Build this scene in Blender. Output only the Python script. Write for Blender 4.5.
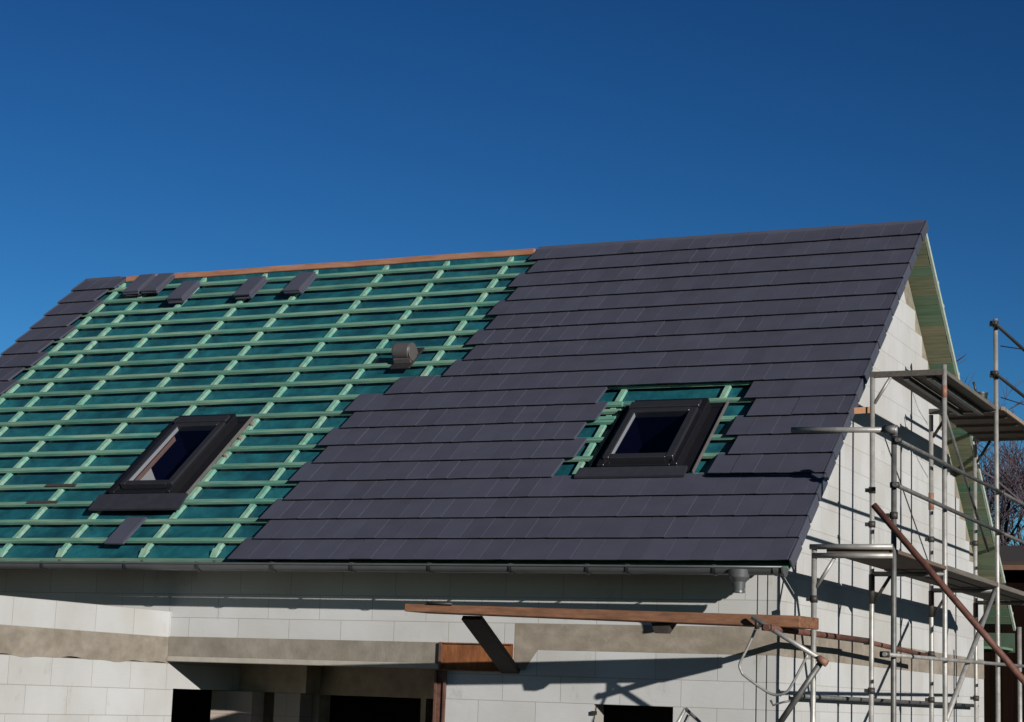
import bpy, math, random
from mathutils import Vector, Matrix

# ------------------------------------------------------------------ scene, camera, light
for o in list(bpy.data.objects):
    bpy.data.objects.remove(o)
scene = bpy.context.scene
COL = scene.collection
rng = random.Random(7)

cam_d = bpy.data.cameras.new('camera')
cam = bpy.data.objects.new('camera', cam_d)
COL.objects.link(cam)
cam_d.sensor_width = 36.0
cam_d.lens = 69.4776
cam_d.clip_start = 0.1
cam_d.clip_end = 3000
FW = Vector((-0.418689, 0.892379, 0.1684))
RT = Vector((0.907253, 0.419176, 0.034397))
UP = RT.cross(FW)
m = Matrix((RT, UP, -FW)).transposed().to_4x4()
m.translation = Vector((4.980407, -16.318366, -1.242374))
cam.matrix_world = m
scene.camera = cam

SUN_TRAVEL = Vector((-1.425, 1.0, -0.415)).normalized()
SUN_EL = math.asin(-SUN_TRAVEL.z)
SUN_AZ = math.atan2(-SUN_TRAVEL.x, -SUN_TRAVEL.y)      # clockwise from +Y
world = bpy.data.worlds.new('World')
scene.world = world
world.use_nodes = True
wn = world.node_tree.nodes
wl = world.node_tree.links
wn.clear()
w_out = wn.new('ShaderNodeOutputWorld')
w_bg = wn.new('ShaderNodeBackground')
w_sky = wn.new('ShaderNodeTexSky')
w_sky.sky_type = 'NISHITA'
w_sky.sun_disc = False
w_sky.sun_elevation = SUN_EL
w_sky.sun_rotation = SUN_AZ
w_sky.altitude = 1500
w_sky.air_density = 1.0
w_sky.dust_density = 0.0
w_sky.ozone_density = 3.0
w_bg.inputs['Strength'].default_value = 0.05
w_hs = wn.new('ShaderNodeHueSaturation')
w_hs.inputs['Saturation'].default_value = 1.12
wl.new(w_sky.outputs['Color'], w_hs.inputs['Color'])
w_mx = wn.new('ShaderNodeMix')
w_mx.data_type = 'RGBA'
w_mx.blend_type = 'MULTIPLY'
w_mx.inputs[0].default_value = 1.0
w_mx.inputs['B'].default_value = (0.241, 0.531, 0.781, 1)
wl.new(w_hs.outputs['Color'], w_mx.inputs['A'])
w_gm = wn.new('ShaderNodeGamma')
w_gm.inputs['Gamma'].default_value = 1.7
w_m2 = wn.new('ShaderNodeMix')
w_m2.data_type = 'RGBA'
w_m2.blend_type = 'MULTIPLY'
w_m2.inputs[0].default_value = 1.0
w_m2.inputs['B'].default_value = (2.50, 0.800, 0.385, 1)
wl.new(w_mx.outputs['Result'], w_gm.inputs['Color'])
wl.new(w_gm.outputs['Color'], w_m2.inputs['A'])
wl.new(w_m2.outputs['Result'], w_bg.inputs['Color'])
wl.new(w_bg.outputs['Background'], w_out.inputs['Surface'])

sun_d = bpy.data.lights.new('sun', 'SUN')
sun_d.energy = 5.0
sun_d.angle = math.radians(0.5)
sun_d.color = (1.0, 0.94, 0.87)
sun = bpy.data.objects.new('sun', sun_d)
COL.objects.link(sun)
sun.rotation_euler = SUN_TRAVEL.to_track_quat('-Z', 'Y').to_euler()
sun.location = (20, -20, 15)

vs = scene.view_settings
vs.view_transform = 'Standard'
vs.look = 'None'
vs.exposure = 0.59
vs.gamma = 1.0
vs.use_curve_mapping = False

# ------------------------------------------------------------------ dimensions
GZ = -3.6                      # ground
AL = 0.692896                  # roof pitch
CA, SA, TA = math.cos(AL), math.sin(AL), math.tan(AL)
SR = 6.607                     # rafter length, tile nose to ridge
DY, HZ = SR * CA, SR * SA      # ridge position
GA = 0.345                     # tile gauge
TW = 0.2267                    # tile width
XL = -11.5                     # left verge
WY = 0.67                      # front wall plane
GX = -0.30                     # gable wall plane
YB = 2 * DY - WY               # back wall plane
WX = -6.73                     # side of the wing

def R(x, s, n, far=False):
    """point on the roof: x along the eave, s up the slope, n off the tile surface"""
    y = s * CA - n * SA
    z = s * SA + n * CA
    return (x, 2 * DY - y, z) if far else (x, y, z)

# ------------------------------------------------------------------ materials
ALB = 0.47      # all base colours below are scaled by this
def sc(c):
    return tuple(v * ALB for v in c)
def mat(name, col, rough=0.7, metal=0.0, var=0.0, scale=6.0, bump=0.0, bscale=40.0, spec=0.5, island=0.0,
        col2=None, stretch=None, objrand=0.0):
    col = sc(col)
    col2 = sc(col2) if col2 else None
    ma = bpy.data.materials.new(name)
    ma.use_nodes = True
    nt = ma.node_tree
    N, L = nt.nodes, nt.links
    b = N['Principled BSDF']
    b.inputs['Roughness'].default_value = rough
    b.inputs['Metallic'].default_value = metal
    b.inputs['Specular IOR Level'].default_value = spec
    b.inputs['Base Color'].default_value = (*col, 1)
    geo = N.new('ShaderNodeNewGeometry')
    pos = geo.outputs['Position']
    if stretch:
        mp = N.new('ShaderNodeMapping')
        mp.inputs['Scale'].default_value = stretch
        L.new(pos, mp.inputs['Vector'])
        pos = mp.outputs['Vector']
    cur = None
    if col2:
        nz = N.new('ShaderNodeTexNoise')
        nz.inputs['Scale'].default_value = scale
        nz.inputs['Detail'].default_value = 6
        nz.inputs['Roughness'].default_value = 0.62
        L.new(pos, nz.inputs['Vector'])
        rp = N.new('ShaderNodeValToRGB')
        rp.color_ramp.elements[0].position = 0.36
        rp.color_ramp.elements[1].position = 0.66
        rp.color_ramp.elements[0].color = (*col, 1)
        rp.color_ramp.elements[1].color = (*col2, 1)
        L.new(nz.outputs['Fac'], rp.inputs['Fac'])
        cur = rp.outputs['Color']
    if var or island:
        hs = N.new('ShaderNodeHueSaturation')
        if cur:
            L.new(cur, hs.inputs['Color'])
        else:
            hs.inputs['Color'].default_value = (*col, 1)
        val = None
        if var:
            nz = N.new('ShaderNodeTexNoise')
            nz.inputs['Scale'].default_value = scale * 2.3
            nz.inputs['Detail'].default_value = 5
            L.new(pos, nz.inputs['Vector'])
            mr = N.new('ShaderNodeMapRange')
            mr.inputs['From Min'].default_value = 0.25
            mr.inputs['From Max'].default_value = 0.75
            mr.inputs['To Min'].default_value = 1 - var
            mr.inputs['To Max'].default_value = 1 + var
            L.new(nz.outputs['Fac'], mr.inputs['Value'])
            val = mr.outputs['Result']
        if island:
            mr2 = N.new('ShaderNodeMapRange')
            mr2.inputs['To Min'].default_value = 1 - island
            mr2.inputs['To Max'].default_value = 1 + island
            L.new(geo.outputs['Random Per Island'], mr2.inputs['Value'])
            if val:
                mu = N.new('ShaderNodeMath')
                mu.operation = 'MULTIPLY'
                L.new(val, mu.inputs[0])
                L.new(mr2.outputs['Result'], mu.inputs[1])
                val = mu.outputs[0]
            else:
                val = mr2.outputs['Result']
        if objrand:
            oi = N.new('ShaderNodeObjectInfo')
            mr3 = N.new('ShaderNodeMapRange')
            mr3.inputs['To Min'].default_value = 1 - objrand
            mr3.inputs['To Max'].default_value = 1 + objrand
            L.new(oi.outputs['Random'], mr3.inputs['Value'])
            mu3 = N.new('ShaderNodeMath'); mu3.operation = 'MULTIPLY'
            L.new(val, mu3.inputs[0]); L.new(mr3.outputs['Result'], mu3.inputs[1])
            val = mu3.outputs[0]
        L.new(val, hs.inputs['Value'])
        cur = hs.outputs['Color']
    if cur:
        L.new(cur, b.inputs['Base Color'])
    if bump:
        nb = N.new('ShaderNodeTexNoise')
        nb.inputs['Scale'].default_value = bscale
        nb.inputs['Detail'].default_value = 4
        L.new(pos, nb.inputs['Vector'])
        bp = N.new('ShaderNodeBump')
        bp.inputs['Strength'].default_value = 0.6
        bp.inputs['Distance'].default_value = bump
        L.new(nb.outputs['Fac'], bp.inputs['Height'])
        L.new(bp.outputs['Normal'], b.inputs['Normal'])
    return ma

def block_mat(name, axis, base=(0.715, 0.735, 0.745), z0=-0.542, row=0.2405, width=0.59, u0=0.0, joint=(0.47, 0.455, 0.425)):
    """white aerated concrete blocks, thin joints, smears of mortar"""
    base, joint = sc(base), sc(joint)
    ma = bpy.data.materials.new(name)
    ma.use_nodes = True
    nt = ma.node_tree
    N, L = nt.nodes, nt.links
    b = N['Principled BSDF']
    b.inputs['Roughness'].default_value = 0.9
    b.inputs['Specular IOR Level'].default_value = 0.2
    geo = N.new('ShaderNodeNewGeometry')
    sp = N.new('ShaderNodeSeparateXYZ')
    L.new(geo.outputs['Position'], sp.inputs['Vector'])
    cm = N.new('ShaderNodeCombineXYZ')
    au = N.new('ShaderNodeMath'); au.operation = 'ADD'; au.inputs[1].default_value = u0 + 60 * width
    az = N.new('ShaderNodeMath'); az.operation = 'ADD'; az.inputs[1].default_value = -z0 + 40 * row
    L.new(sp.outputs[axis], au.inputs[0])
    L.new(sp.outputs['Z'], az.inputs[0])
    L.new(au.outputs[0], cm.inputs['X'])
    L.new(az.outputs[0], cm.inputs['Y'])
    br = N.new('ShaderNodeTexBrick')
    br.inputs['Scale'].default_value = 1.0
    br.inputs['Brick Width'].default_value = width
    br.inputs['Row Height'].default_value = row
    br.inputs['Mortar Size'].default_value = 0.0035
    br.inputs['Mortar Smooth'].default_value = 0.3
    br.inputs['Bias'].default_value = 0.0
    br.offset = 0.42
    br.inputs['Color1'].default_value = (*base, 1)
    br.inputs['Color2'].default_value = (base[0] * 0.93, base[1] * 0.925, base[2] * 0.915, 1)
    br.inputs['Mortar'].default_value = (*joint, 1)
    L.new(cm.outputs[0], br.inputs['Vector'])
    # broad tint
    n1 = N.new('ShaderNodeTexNoise'); n1.inputs['Scale'].default_value = 1.3; n1.inputs['Detail'].default_value = 6
    L.new(geo.outputs['Position'], n1.inputs['Vector'])
    r1 = N.new('ShaderNodeValToRGB')
    r1.color_ramp.elements[0].position = 0.3; r1.color_ramp.elements[0].color = (0.86, 0.84, 0.80, 1)
    r1.color_ramp.elements[1].position = 0.62; r1.color_ramp.elements[1].color = (1, 1, 1, 1)
    L.new(n1.outputs['Fac'], r1.inputs['Fac'])
    mx = N.new('ShaderNodeMix'); mx.data_type = 'RGBA'; mx.blend_type = 'MULTIPLY'; mx.inputs[0].default_value = 1.0
    L.new(br.outputs['Color'], mx.inputs['A']); L.new(r1.outputs['Color'], mx.inputs['B'])
    # mortar smears: low frequency mask x streaky noise
    n2 = N.new('ShaderNodeTexNoise'); n2.inputs['Scale'].default_value = 5.0; n2.inputs['Detail'].default_value = 7; n2.inputs['Roughness'].default_value = 0.7
    mp = N.new('ShaderNodeMapping'); mp.inputs['Scale'].default_value = (1.0, 1.0, 0.45)
    L.new(geo.outputs['Position'], mp.inputs['Vector']); L.new(mp.outputs['Vector'], n2.inputs['Vector'])
    r2 = N.new('ShaderNodeValToRGB')
    r2.color_ramp.elements[0].position = 0.60; r2.color_ramp.elements[0].color = (0, 0, 0, 1)
    r2.color_ramp.elements[1].position = 0.74; r2.color_ramp.elements[1].color = (0.55, 0.55, 0.55, 1)
    L.new(n2.outputs['Fac'], r2.inputs['Fac'])
    m2 = N.new('ShaderNodeMix'); m2.data_type = 'RGBA'
    L.new(r2.outputs['Color'], m2.inputs[0]); L.new(mx.outputs['Result'], m2.inputs['A'])
    m2.inputs['B'].default_value = (*sc((0.42, 0.39, 0.33)), 1)
    L.new(m2.outputs['Result'], b.inputs['Base Color'])
    # saw marks and joints as relief
    n3 = N.new('ShaderNodeTexNoise'); n3.inputs['Scale'].default_value = 9.0; n3.inputs['Detail'].default_value = 4
    mp3 = N.new('ShaderNodeMapping'); mp3.inputs['Scale'].default_value = (1, 1, 6.0)
    L.new(geo.outputs['Position'], mp3.inputs['Vector']); L.new(mp3.outputs['Vector'], n3.inputs['Vector'])
    ad = N.new('ShaderNodeMath'); ad.operation = 'MULTIPLY_ADD'; ad.inputs[1].default_value = -1.6
    L.new(br.outputs['Fac'], ad.inputs[0]); L.new(n3.outputs['Fac'], ad.inputs[2])
    bp = N.new('ShaderNodeBump'); bp.inputs['Strength'].default_value = 0.5; bp.inputs['Distance'].default_value = 0.003
    L.new(ad.outputs[0], bp.inputs['Height']); L.new(bp.outputs['Normal'], b.inputs['Normal'])
    return ma

def plank_mat(name, cols, rough=0.8, stretch=(0.6, 12, 12), contrast=0.35):
    """boards: one tint per board (mesh island) and grain along x"""
    ma = bpy.data.materials.new(name)
    ma.use_nodes = True
    nt = ma.node_tree
    N, L = nt.nodes, nt.links
    b = N['Principled BSDF']
    b.inputs['Roughness'].default_value = rough
    b.inputs['Specular IOR Level'].default_value = 0.25
    geo = N.new('ShaderNodeNewGeometry')
    rp = N.new('ShaderNodeValToRGB')
    rp.color_ramp.interpolation = 'LINEAR'
    els = rp.color_ramp.elements
    while len(els) < len(cols):
        els.new(0.5)
    for i, c in enumerate(cols):
        els[i].position = i / (len(cols) - 1)
        els[i].color = (*sc(c), 1)
    L.new(geo.outputs['Random Per Island'], rp.inputs['Fac'])
    mp = N.new('ShaderNodeMapping'); mp.inputs['Scale'].default_value = stretch
    L.new(geo.outputs['Position'], mp.inputs['Vector'])
    nz = N.new('ShaderNodeTexNoise'); nz.inputs['Scale'].default_value = 3.0; nz.inputs['Detail'].default_value = 7; nz.inputs['Roughness'].default_value = 0.65
    L.new(mp.outputs['Vector'], nz.inputs['Vector'])
    mr = N.new('ShaderNodeMapRange'); mr.inputs['From Min'].default_value = 0.25; mr.inputs['From Max'].default_value = 0.75
    mr.inputs['To Min'].default_value = 1 - contrast; mr.inputs['To Max'].default_value = 1 + contrast
    L.new(nz.outputs['Fac'], mr.inputs['Value'])
    hs = N.new('ShaderNodeHueSaturation')
    L.new(rp.outputs['Color'], hs.inputs['Color']); L.new(mr.outputs['Result'], hs.inputs['Value'])
    L.new(hs.outputs['Color'], b.inputs['Base Color'])
    bp = N.new('ShaderNodeBump'); bp.inputs['Strength'].default_value = 0.5; bp.inputs['Distance'].default_value = 0.003
    L.new(nz.outputs['Fac'], bp.inputs['Height']); L.new(bp.outputs['Normal'], b.inputs['Normal'])
    return ma

M = {}
M['block_x'] = block_mat('aac_blocks_front', 'X', u0=0.02)
M['block_y'] = block_mat('aac_blocks_gable', 'Y', u0=0.1, joint=(0.56, 0.55, 0.53))
M['block_w'] = block_mat('aac_blocks_wing', 'Y', z0=-0.745, row=0.2625, width=0.62, u0=0.33)
M['recess'] = mat('brown_raw_concrete', (0.56, 0.44, 0.32), 0.9, var=0.2, scale=3, bump=0.005, col2=(0.70, 0.57, 0.43), spec=0.1)
M['block_in'] = block_mat('aac_blocks_inner', 'X', base=(0.72, 0.62, 0.55))
M['concrete'] = mat('concrete', (0.31, 0.27, 0.215), 0.9, var=0.16, scale=4.0, bump=0.005, bscale=30, col2=(0.41, 0.37, 0.31), spec=0.2, stretch=(0.8, 0.8, 1.2))
M['concrete_lintel'] = mat('precast_concrete', (0.27, 0.242, 0.198), 0.9, var=0.16, scale=3.5, bump=0.004, bscale=40, col2=(0.36, 0.33, 0.28), spec=0.2, stretch=(1.0, 1.0, 0.8))
M['concrete_lip'] = mat('concrete_lip', (0.50, 0.47, 0.41), 0.9, var=0.12, scale=4, bump=0.003, spec=0.2)
M['mortar'] = mat('mortar_fill', (0.30, 0.275, 0.215), 0.95, var=0.2, scale=5, bump=0.012, bscale=22, col2=(0.40, 0.365, 0.29), spec=0.1)
M['tile'] = mat('anthracite_tile', (0.092, 0.097, 0.138), 0.48, var=0.10, scale=1.6, bump=0.0012, bscale=160, island=0.075, spec=0.45)
M['verge_tile'] = mat('verge_tile', (0.088, 0.094, 0.125), 0.5, var=0.10, scale=3, bump=0.001, bscale=160, island=0.16, spec=0.5)
M['membrane'] = mat('teal_underlay', (0.006, 0.080, 0.118), 0.45, var=0.30, scale=2.4, bump=0.03, bscale=7, col2=(0.017, 0.170, 0.205), spec=0.4)
M['batten'] = mat('green_batten', (0.095, 0.32, 0.255), 0.8, var=0.26, scale=3, bump=0.003, bscale=40, col2=(0.28, 0.45, 0.325), spec=0.2, stretch=(0.55, 5, 5), objrand=0.16)
M['counter'] = mat('green_counter_batten', (0.17, 0.46, 0.36), 0.8, var=0.26, scale=6, bump=0.003, bscale=50, col2=(0.36, 0.55, 0.42), spec=0.25)
M['eave_board'] = mat('green_eave_board', (0.10, 0.24, 0.17), 0.8, var=0.2, scale=3, col2=(0.18, 0.30, 0.21), stretch=(0.6, 5, 5))
M['soffit'] = plank_mat('green_soffit_board', [(0.11, 0.27, 0.17), (0.28, 0.28, 0.17), (0.13, 0.29, 0.19), (0.36, 0.31, 0.20), (0.22, 0.28, 0.17)])
M['verge_edge'] = mat('pale_green_edge', (0.50, 0.60, 0.50), 0.8, var=0.15, scale=8, bump=0.003)
M['ridge'] = mat('copper_brown_ridge', (0.40, 0.175, 0.10), 0.75, var=0.16, scale=4, bump=0.003, bscale=30, col2=(0.50, 0.26, 0.165), spec=0.3, stretch=(0.6, 4, 4))
M['gutter'] = mat('grey_gutter', (0.130, 0.145, 0.150), 0.36, metal=0.25, var=0.12, scale=2)
M['gutter_light'] = mat('grey_gutter_outlet', (0.15, 0.162, 0.168), 0.4, metal=0.25, var=0.12, scale=4)
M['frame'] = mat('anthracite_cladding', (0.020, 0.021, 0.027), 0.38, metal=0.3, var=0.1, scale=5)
M['frame_grey'] = mat('grey_sash_cladding', (0.052, 0.054, 0.064), 0.34, metal=0.35, var=0.1, scale=5)  # lighter grey than the frame carcass; sash and gutter brackets
M['flash'] = mat('dark_flashing', (0.042, 0.044, 0.058), 0.45, var=0.15, scale=5, bump=0.002)
M['alu'] = mat('aluminium_edge', (0.45, 0.42, 0.40), 0.45, metal=0.7, var=0.1)
M['white_frame'] = mat('white_frame', (0.62, 0.63, 0.64), 0.5)
M['pine'] = mat('pine_lining', (0.30, 0.17, 0.13), 0.7, var=0.12, scale=6)
M['sun_patch'] = mat('painted_sun_patch', (0.55, 0.56, 0.54), 0.8)  # sunlit patch on the skylight jamb, painted as a pale colour
M['shade_lining'] = mat('painted_shaft_shade', (0.004, 0.004, 0.016), 0.9, spec=0.0)  # shade inside the skylight shaft, put into the colour as near-black navy
M['fascia_dark'] = mat('dark_green_fascia', (0.05, 0.10, 0.06), 0.8, var=0.2, scale=3)
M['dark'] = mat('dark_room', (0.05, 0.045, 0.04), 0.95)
M['rust'] = mat('rusty_steel', (0.22, 0.075, 0.026), 0.85, var=0.3, scale=6, bump=0.004, bscale=40, col2=(0.36, 0.135, 0.045), spec=0.3, stretch=(2.2, 2.2, 0.7))
M['rust_post'] = mat('rusty_post', (0.13, 0.062, 0.045), 0.8, var=0.25, scale=8, col2=(0.20, 0.095, 0.065), spec=0.3)
M['rust_tube'] = mat('red_brown_tube', (0.13, 0.048, 0.034), 0.7, var=0.3, scale=9, col2=(0.20, 0.085, 0.06), spec=0.35)
M['galv'] = mat('galvanised_tube', (0.40, 0.40, 0.38), 0.5, metal=0.4, var=0.22, scale=5, col2=(0.56, 0.55, 0.52), bump=0.002, bscale=60)
M['galv_dark'] = mat('weathered_tube', (0.15, 0.155, 0.155), 0.55, metal=0.5, var=0.25, scale=6, col2=(0.24, 0.24, 0.23))
M['coupler'] = mat('dark_coupler', (0.06, 0.055, 0.05), 0.6, metal=0.4, var=0.2, scale=20)
M['coupler_worn'] = mat('worn_orange_coupler', (0.34, 0.17, 0.11), 0.7, var=0.2, scale=20)
M['deck'] = plank_mat('grey_weathered_plank', [(0.11, 0.10, 0.085), (0.19, 0.175, 0.15), (0.09, 0.08, 0.07), (0.24, 0.22, 0.19)], stretch=(10, 0.7, 10))
M['ply'] = plank_mat('brown_plywood', [(0.15, 0.105, 0.080), (0.19, 0.14, 0.105)], stretch=(6, 1.0, 6), contrast=0.2)
M['timber'] = plank_mat('brown_timber', [(0.185, 0.088, 0.052), (0.23, 0.11, 0.06)], stretch=(0.9, 9, 9), contrast=0.55)
M['timber_dark'] = plank_mat('dark_timber', [(0.045, 0.036, 0.032), (0.06, 0.048, 0.04)], stretch=(5, 5, 1.2), contrast=0.3)
M['deck_edge'] = mat('weathered_tan_edge', (0.36, 0.27, 0.20), 0.85, var=0.25, scale=6)
M['fresh_wood'] = mat('orange_wood', (0.50, 0.25, 0.13), 0.8, var=0.15, scale=8)
M['offcut'] = mat('reddish_wood', (0.060, 0.040, 0.036), 0.8, var=0.3, scale=10)
M['rubber'] = mat('black_plastic', (0.030, 0.029, 0.030), 0.5, var=0.1)
M['vent'] = mat('grey_vent_plastic', (0.115, 0.105, 0.105), 0.5, var=0.08)
M['bucket'] = mat('dark_green_bucket', (0.010, 0.018, 0.012), 0.5, var=0.1)
M['shed'] = plank_mat('dark_brown_shed_board', [(0.010, 0.005, 0.004), (0.016, 0.008, 0.005), (0.008, 0.005, 0.003)], stretch=(12, 12, 0.7))
for _k in ('shed',):
    M[_k].node_tree.nodes['Principled BSDF'].inputs['Specular IOR Level'].default_value = 0.02
M['shed_roof'] = mat('brown_shed_roof', (0.05, 0.03, 0.02), 0.8, var=0.2, scale=4)
M['shed_trim'] = mat('tan_trim', (0.20, 0.10, 0.055), 0.8, var=0.15)
M['bark'] = mat('winter_bark', (0.085, 0.066, 0.072), 0.95, var=0.2, scale=5)
M['twig'] = mat('purplish_twig', (0.100, 0.072, 0.092), 0.95, var=0.15, scale=2)
M['soil'] = mat('site_soil', (0.060, 0.050, 0.038), 0.95, var=0.2, scale=0.6, bump=0.03, bscale=4, col2=(0.095, 0.078, 0.055), spec=0.1)
M['wire'] = mat('dark_wire', (0.02, 0.02, 0.022), 0.6)

def glass_mat():
    ma = bpy.data.materials.new('window_glass')
    ma.use_nodes = True
    N, L = ma.node_tree.nodes, ma.node_tree.links
    N.clear()
    out = N.new('ShaderNodeOutputMaterial')
    tr = N.new('ShaderNodeBsdfTransparent'); tr.inputs['Color'].default_value = (0.78, 0.80, 0.84, 1)
    gl = N.new('ShaderNodeBsdfGlossy'); gl.inputs['Roughness'].default_value = 0.02
    # same reflectance from either side: Schlick curve on |N.I|
    ge = N.new('ShaderNodeNewGeometry')
    dt = N.new('ShaderNodeVectorMath'); dt.operation = 'DOT_PRODUCT'
    L.new(ge.outputs['Normal'], dt.inputs[0]); L.new(ge.outputs['Incoming'], dt.inputs[1])
    ab = N.new('ShaderNodeMath'); ab.operation = 'ABSOLUTE'; L.new(dt.outputs['Value'], ab.inputs[0])
    om = N.new('ShaderNodeMath'); om.operation = 'SUBTRACT'; om.inputs[0].default_value = 1.0; L.new(ab.outputs[0], om.inputs[1])
    pw = N.new('ShaderNodeMath'); pw.operation = 'POWER'; pw.inputs[1].default_value = 5.0; L.new(om.outputs[0], pw.inputs[0])
    fr = N.new('ShaderNodeMath'); fr.operation = 'MULTIPLY_ADD'; fr.inputs[1].default_value = 0.93; fr.inputs[2].default_value = 0.07
    L.new(pw.outputs[0], fr.inputs[0])
    mx = N.new('ShaderNodeMixShader')
    L.new(fr.outputs[0], mx.inputs[0]); L.new(tr.outputs[0], mx.inputs[1]); L.new(gl.outputs[0], mx.inputs[2])
    L.new(mx.outputs[0], out.inputs['Surface'])
    return ma
M['glass'] = glass_mat()

# ------------------------------------------------------------------ mesh helpers
class MB:
    def __init__(self):
        self.v, self.f, self.mi, self.mats = [], [], [], []
        self.smooth = []
    def _m(self, key):
        if key not in self.mats:
            self.mats.append(key)
        return self.mats.index(key)
    def face(self, pts, key, smooth=False):
        b = len(self.v)
        self.v += [tuple(p) for p in pts]
        self.f.append(tuple(range(b, b + len(pts))))
        self.mi.append(self._m(key)); self.smooth.append(smooth)
    def hexa(self, p, key):
        """p: 8 corners, 0-3 bottom ring, 4-7 top ring"""
        b = len(self.v)
        self.v += [tuple(q) for q in p]
        k = self._m(key)
        for q in ((3, 2, 1, 0), (4, 5, 6, 7), (0, 1, 5, 4), (1, 2, 6, 5), (2, 3, 7, 6), (3, 0, 4, 7)):
            self.f.append(tuple(b + i for i in q)); self.mi.append(k); self.smooth.append(False)
    def box(self, x0, x1, y0, y1, z0, z1, key):
        self.hexa([(x0, y0, z0), (x1, y0, z0), (x1, y1, z0), (x0, y1, z0),
                   (x0, y0, z1), (x1, y0, z1), (x1, y1, z1), (x0, y1, z1)], key)
    def rbox(self, x0, x1, s0, s1, n0, n1, key, far=False):
        p = [R(x0, s0, n0, far), R(x1, s0, n0, far), R(x1, s1, n0, far), R(x0, s1, n0, far),
             R(x0, s0, n1, far), R(x1, s0, n1, far), R(x1, s1, n1, far), R(x0, s1, n1, far)]
        if far:
            p = [p[1], p[0], p[3], p[2], p[5], p[4], p[7], p[6]]
        self.hexa(p, key)
    def bar(self, a, b, w, h, key, up=(0, 0, 1)):
        """rectangular bar from a to b"""
        a, b = Vector(a), Vector(b)
        d = (b - a).normalized()
        s = d.cross(Vector(up))
        if s.length < 1e-4:
            s = d.cross(Vector((1, 0, 0)))
        s.normalize()
        t = s.cross(d)
        s *= w / 2; t *= h / 2
        self.hexa([a - s - t, a + s - t, b + s - t, b - s - t, a - s + t, a + s + t, b + s + t, b - s + t], key)
    def tube(self, pts, r, key, n=10, caps=True, r1=None):
        pts = [Vector(p) for p in pts]
        k = self._m(key)
        rings = []
        prev = None
        for i, p in enumerate(pts):
            d = (pts[min(i + 1, len(pts) - 1)] - pts[max(i - 1, 0)]).normalized()
            if prev is None:
                s = d.cross(Vector((0, 0, 1)))
                if s.length < 1e-3:
                    s = Vector((1, 0, 0))
            else:
                s = prev - d * prev.dot(d)
            s.normalize(); prev = s
            t = d.cross(s)
            rr = r if r1 is None else r + (r1 - r) * i / (len(pts) - 1)
            b = len(self.v)
            for j in range(n):
                a = 2 * math.pi * j / n
                self.v.append(tuple(p + s * math.cos(a) * rr + t * math.sin(a) * rr))
            rings.append(b)
        for i in range(len(rings) - 1):
            for j in range(n):
                j2 = (j + 1) % n
                self.f.append((rings[i] + j, rings[i] + j2, rings[i + 1] + j2, rings[i + 1] + j))
                self.mi.append(k); self.smooth.append(True)
        if caps:
            self.f.append(tuple(rings[0] + j for j in reversed(range(n)))); self.mi.append(k); self.smooth.append(False)
            self.f.append(tuple(rings[-1] + j for j in range(n))); self.mi.append(k); self.smooth.append(False)
    def prism(self, poly, axis, a, b, key):
        """extrude a 2D polygon (u, z) along axis 'x' (u = y) or 'y' (u = x)"""
        def P(u, z, t):
            return (t, u, z) if axis == 'x' else (u, t, z)
        n = len(poly)
        base = len(self.v)
        k = self._m(key)
        self.v += [P(u, z, a) for u, z in poly] + [P(u, z, b) for u, z in poly]
        self.f.append(tuple(base + i for i in range(n))); self.f.append(tuple(base + n + i for i in reversed(range(n))))
        for i in range(n):
            j = (i + 1) % n
            self.f.append((base + i, base + n + i, base + n + j, base + j))
        self.mi += [k] * (n + 2); self.smooth += [False] * (n + 2)
    def build(self, name, parent=None, bevel=0.0, recalc=True):
        me = bpy.data.meshes.new(name)
        off = Vector((0, 0, 0))
        q = parent
        while q is not None:
            off += q.location
            q = q.parent
        me.from_pydata([tuple(Vector(v) - off) for v in self.v], [], self.f)
        for key in self.mats:
            me.materials.append(M[key])
        me.polygons.foreach_set('material_index', self.mi)
        me.polygons.foreach_set('use_smooth', self.smooth)
        if recalc:
            import bmesh
            bm = bmesh.new(); bm.from_mesh(me)
            bmesh.ops.recalc_face_normals(bm, faces=bm.faces)
            bm.to_mesh(me); bm.free()
        o = bpy.data.objects.new(name, me)
        COL.objects.link(o)
        if parent is not None:
            o.parent = parent
        if bevel:
            bv = o.modifiers.new('bevel', 'BEVEL')
            bv.width = bevel; bv.segments = 1; bv.limit_method = 'ANGLE'
        return o

def tag(o, label=None, cat=None, group=None, kind=None):
    if label: o['label'] = label
    if cat: o['category'] = cat
    if group: o['group'] = group
    if kind: o['kind'] = kind
    return o

def empty(name, loc, label, cat, group=None):
    o = bpy.data.objects.new(name, None)
    o.location = loc
    o.empty_display_size = 0.2
    COL.objects.link(o)
    return tag(o, label, cat, group)

# ------------------------------------------------------------------ ground
g = MB()
g.face([(-600, -400, GZ), (600, -400, GZ), (600, 900, GZ), (-600, 900, GZ)], 'soil')
tag(g.build('ground'), kind='structure')

# ------------------------------------------------------------------ the house
house = empty('house', (-5.6, DY, GZ), 'unfinished white block house with a half tiled dark roof and green battens', 'house')
WT = 0.24

def wall_cells(mb, us, zs, solid, plane):
    """blockwork between grid lines, merged per column; plane(u0,u1,z0,z1) adds the box"""
    for i in range(len(us) - 1):
        j = 0
        while j < len(zs) - 1:
            if solid((us[i] + us[i + 1]) / 2, (zs[j] + zs[j + 1]) / 2):
                k = j
                while k < len(zs) - 1 and solid((us[i] + us[i + 1]) / 2, (zs[k] + zs[k + 1]) / 2):
                    k += 1
                plane(us[i], us[i + 1], zs[j], zs[k])
                j = k
            else:
                j += 1

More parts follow.
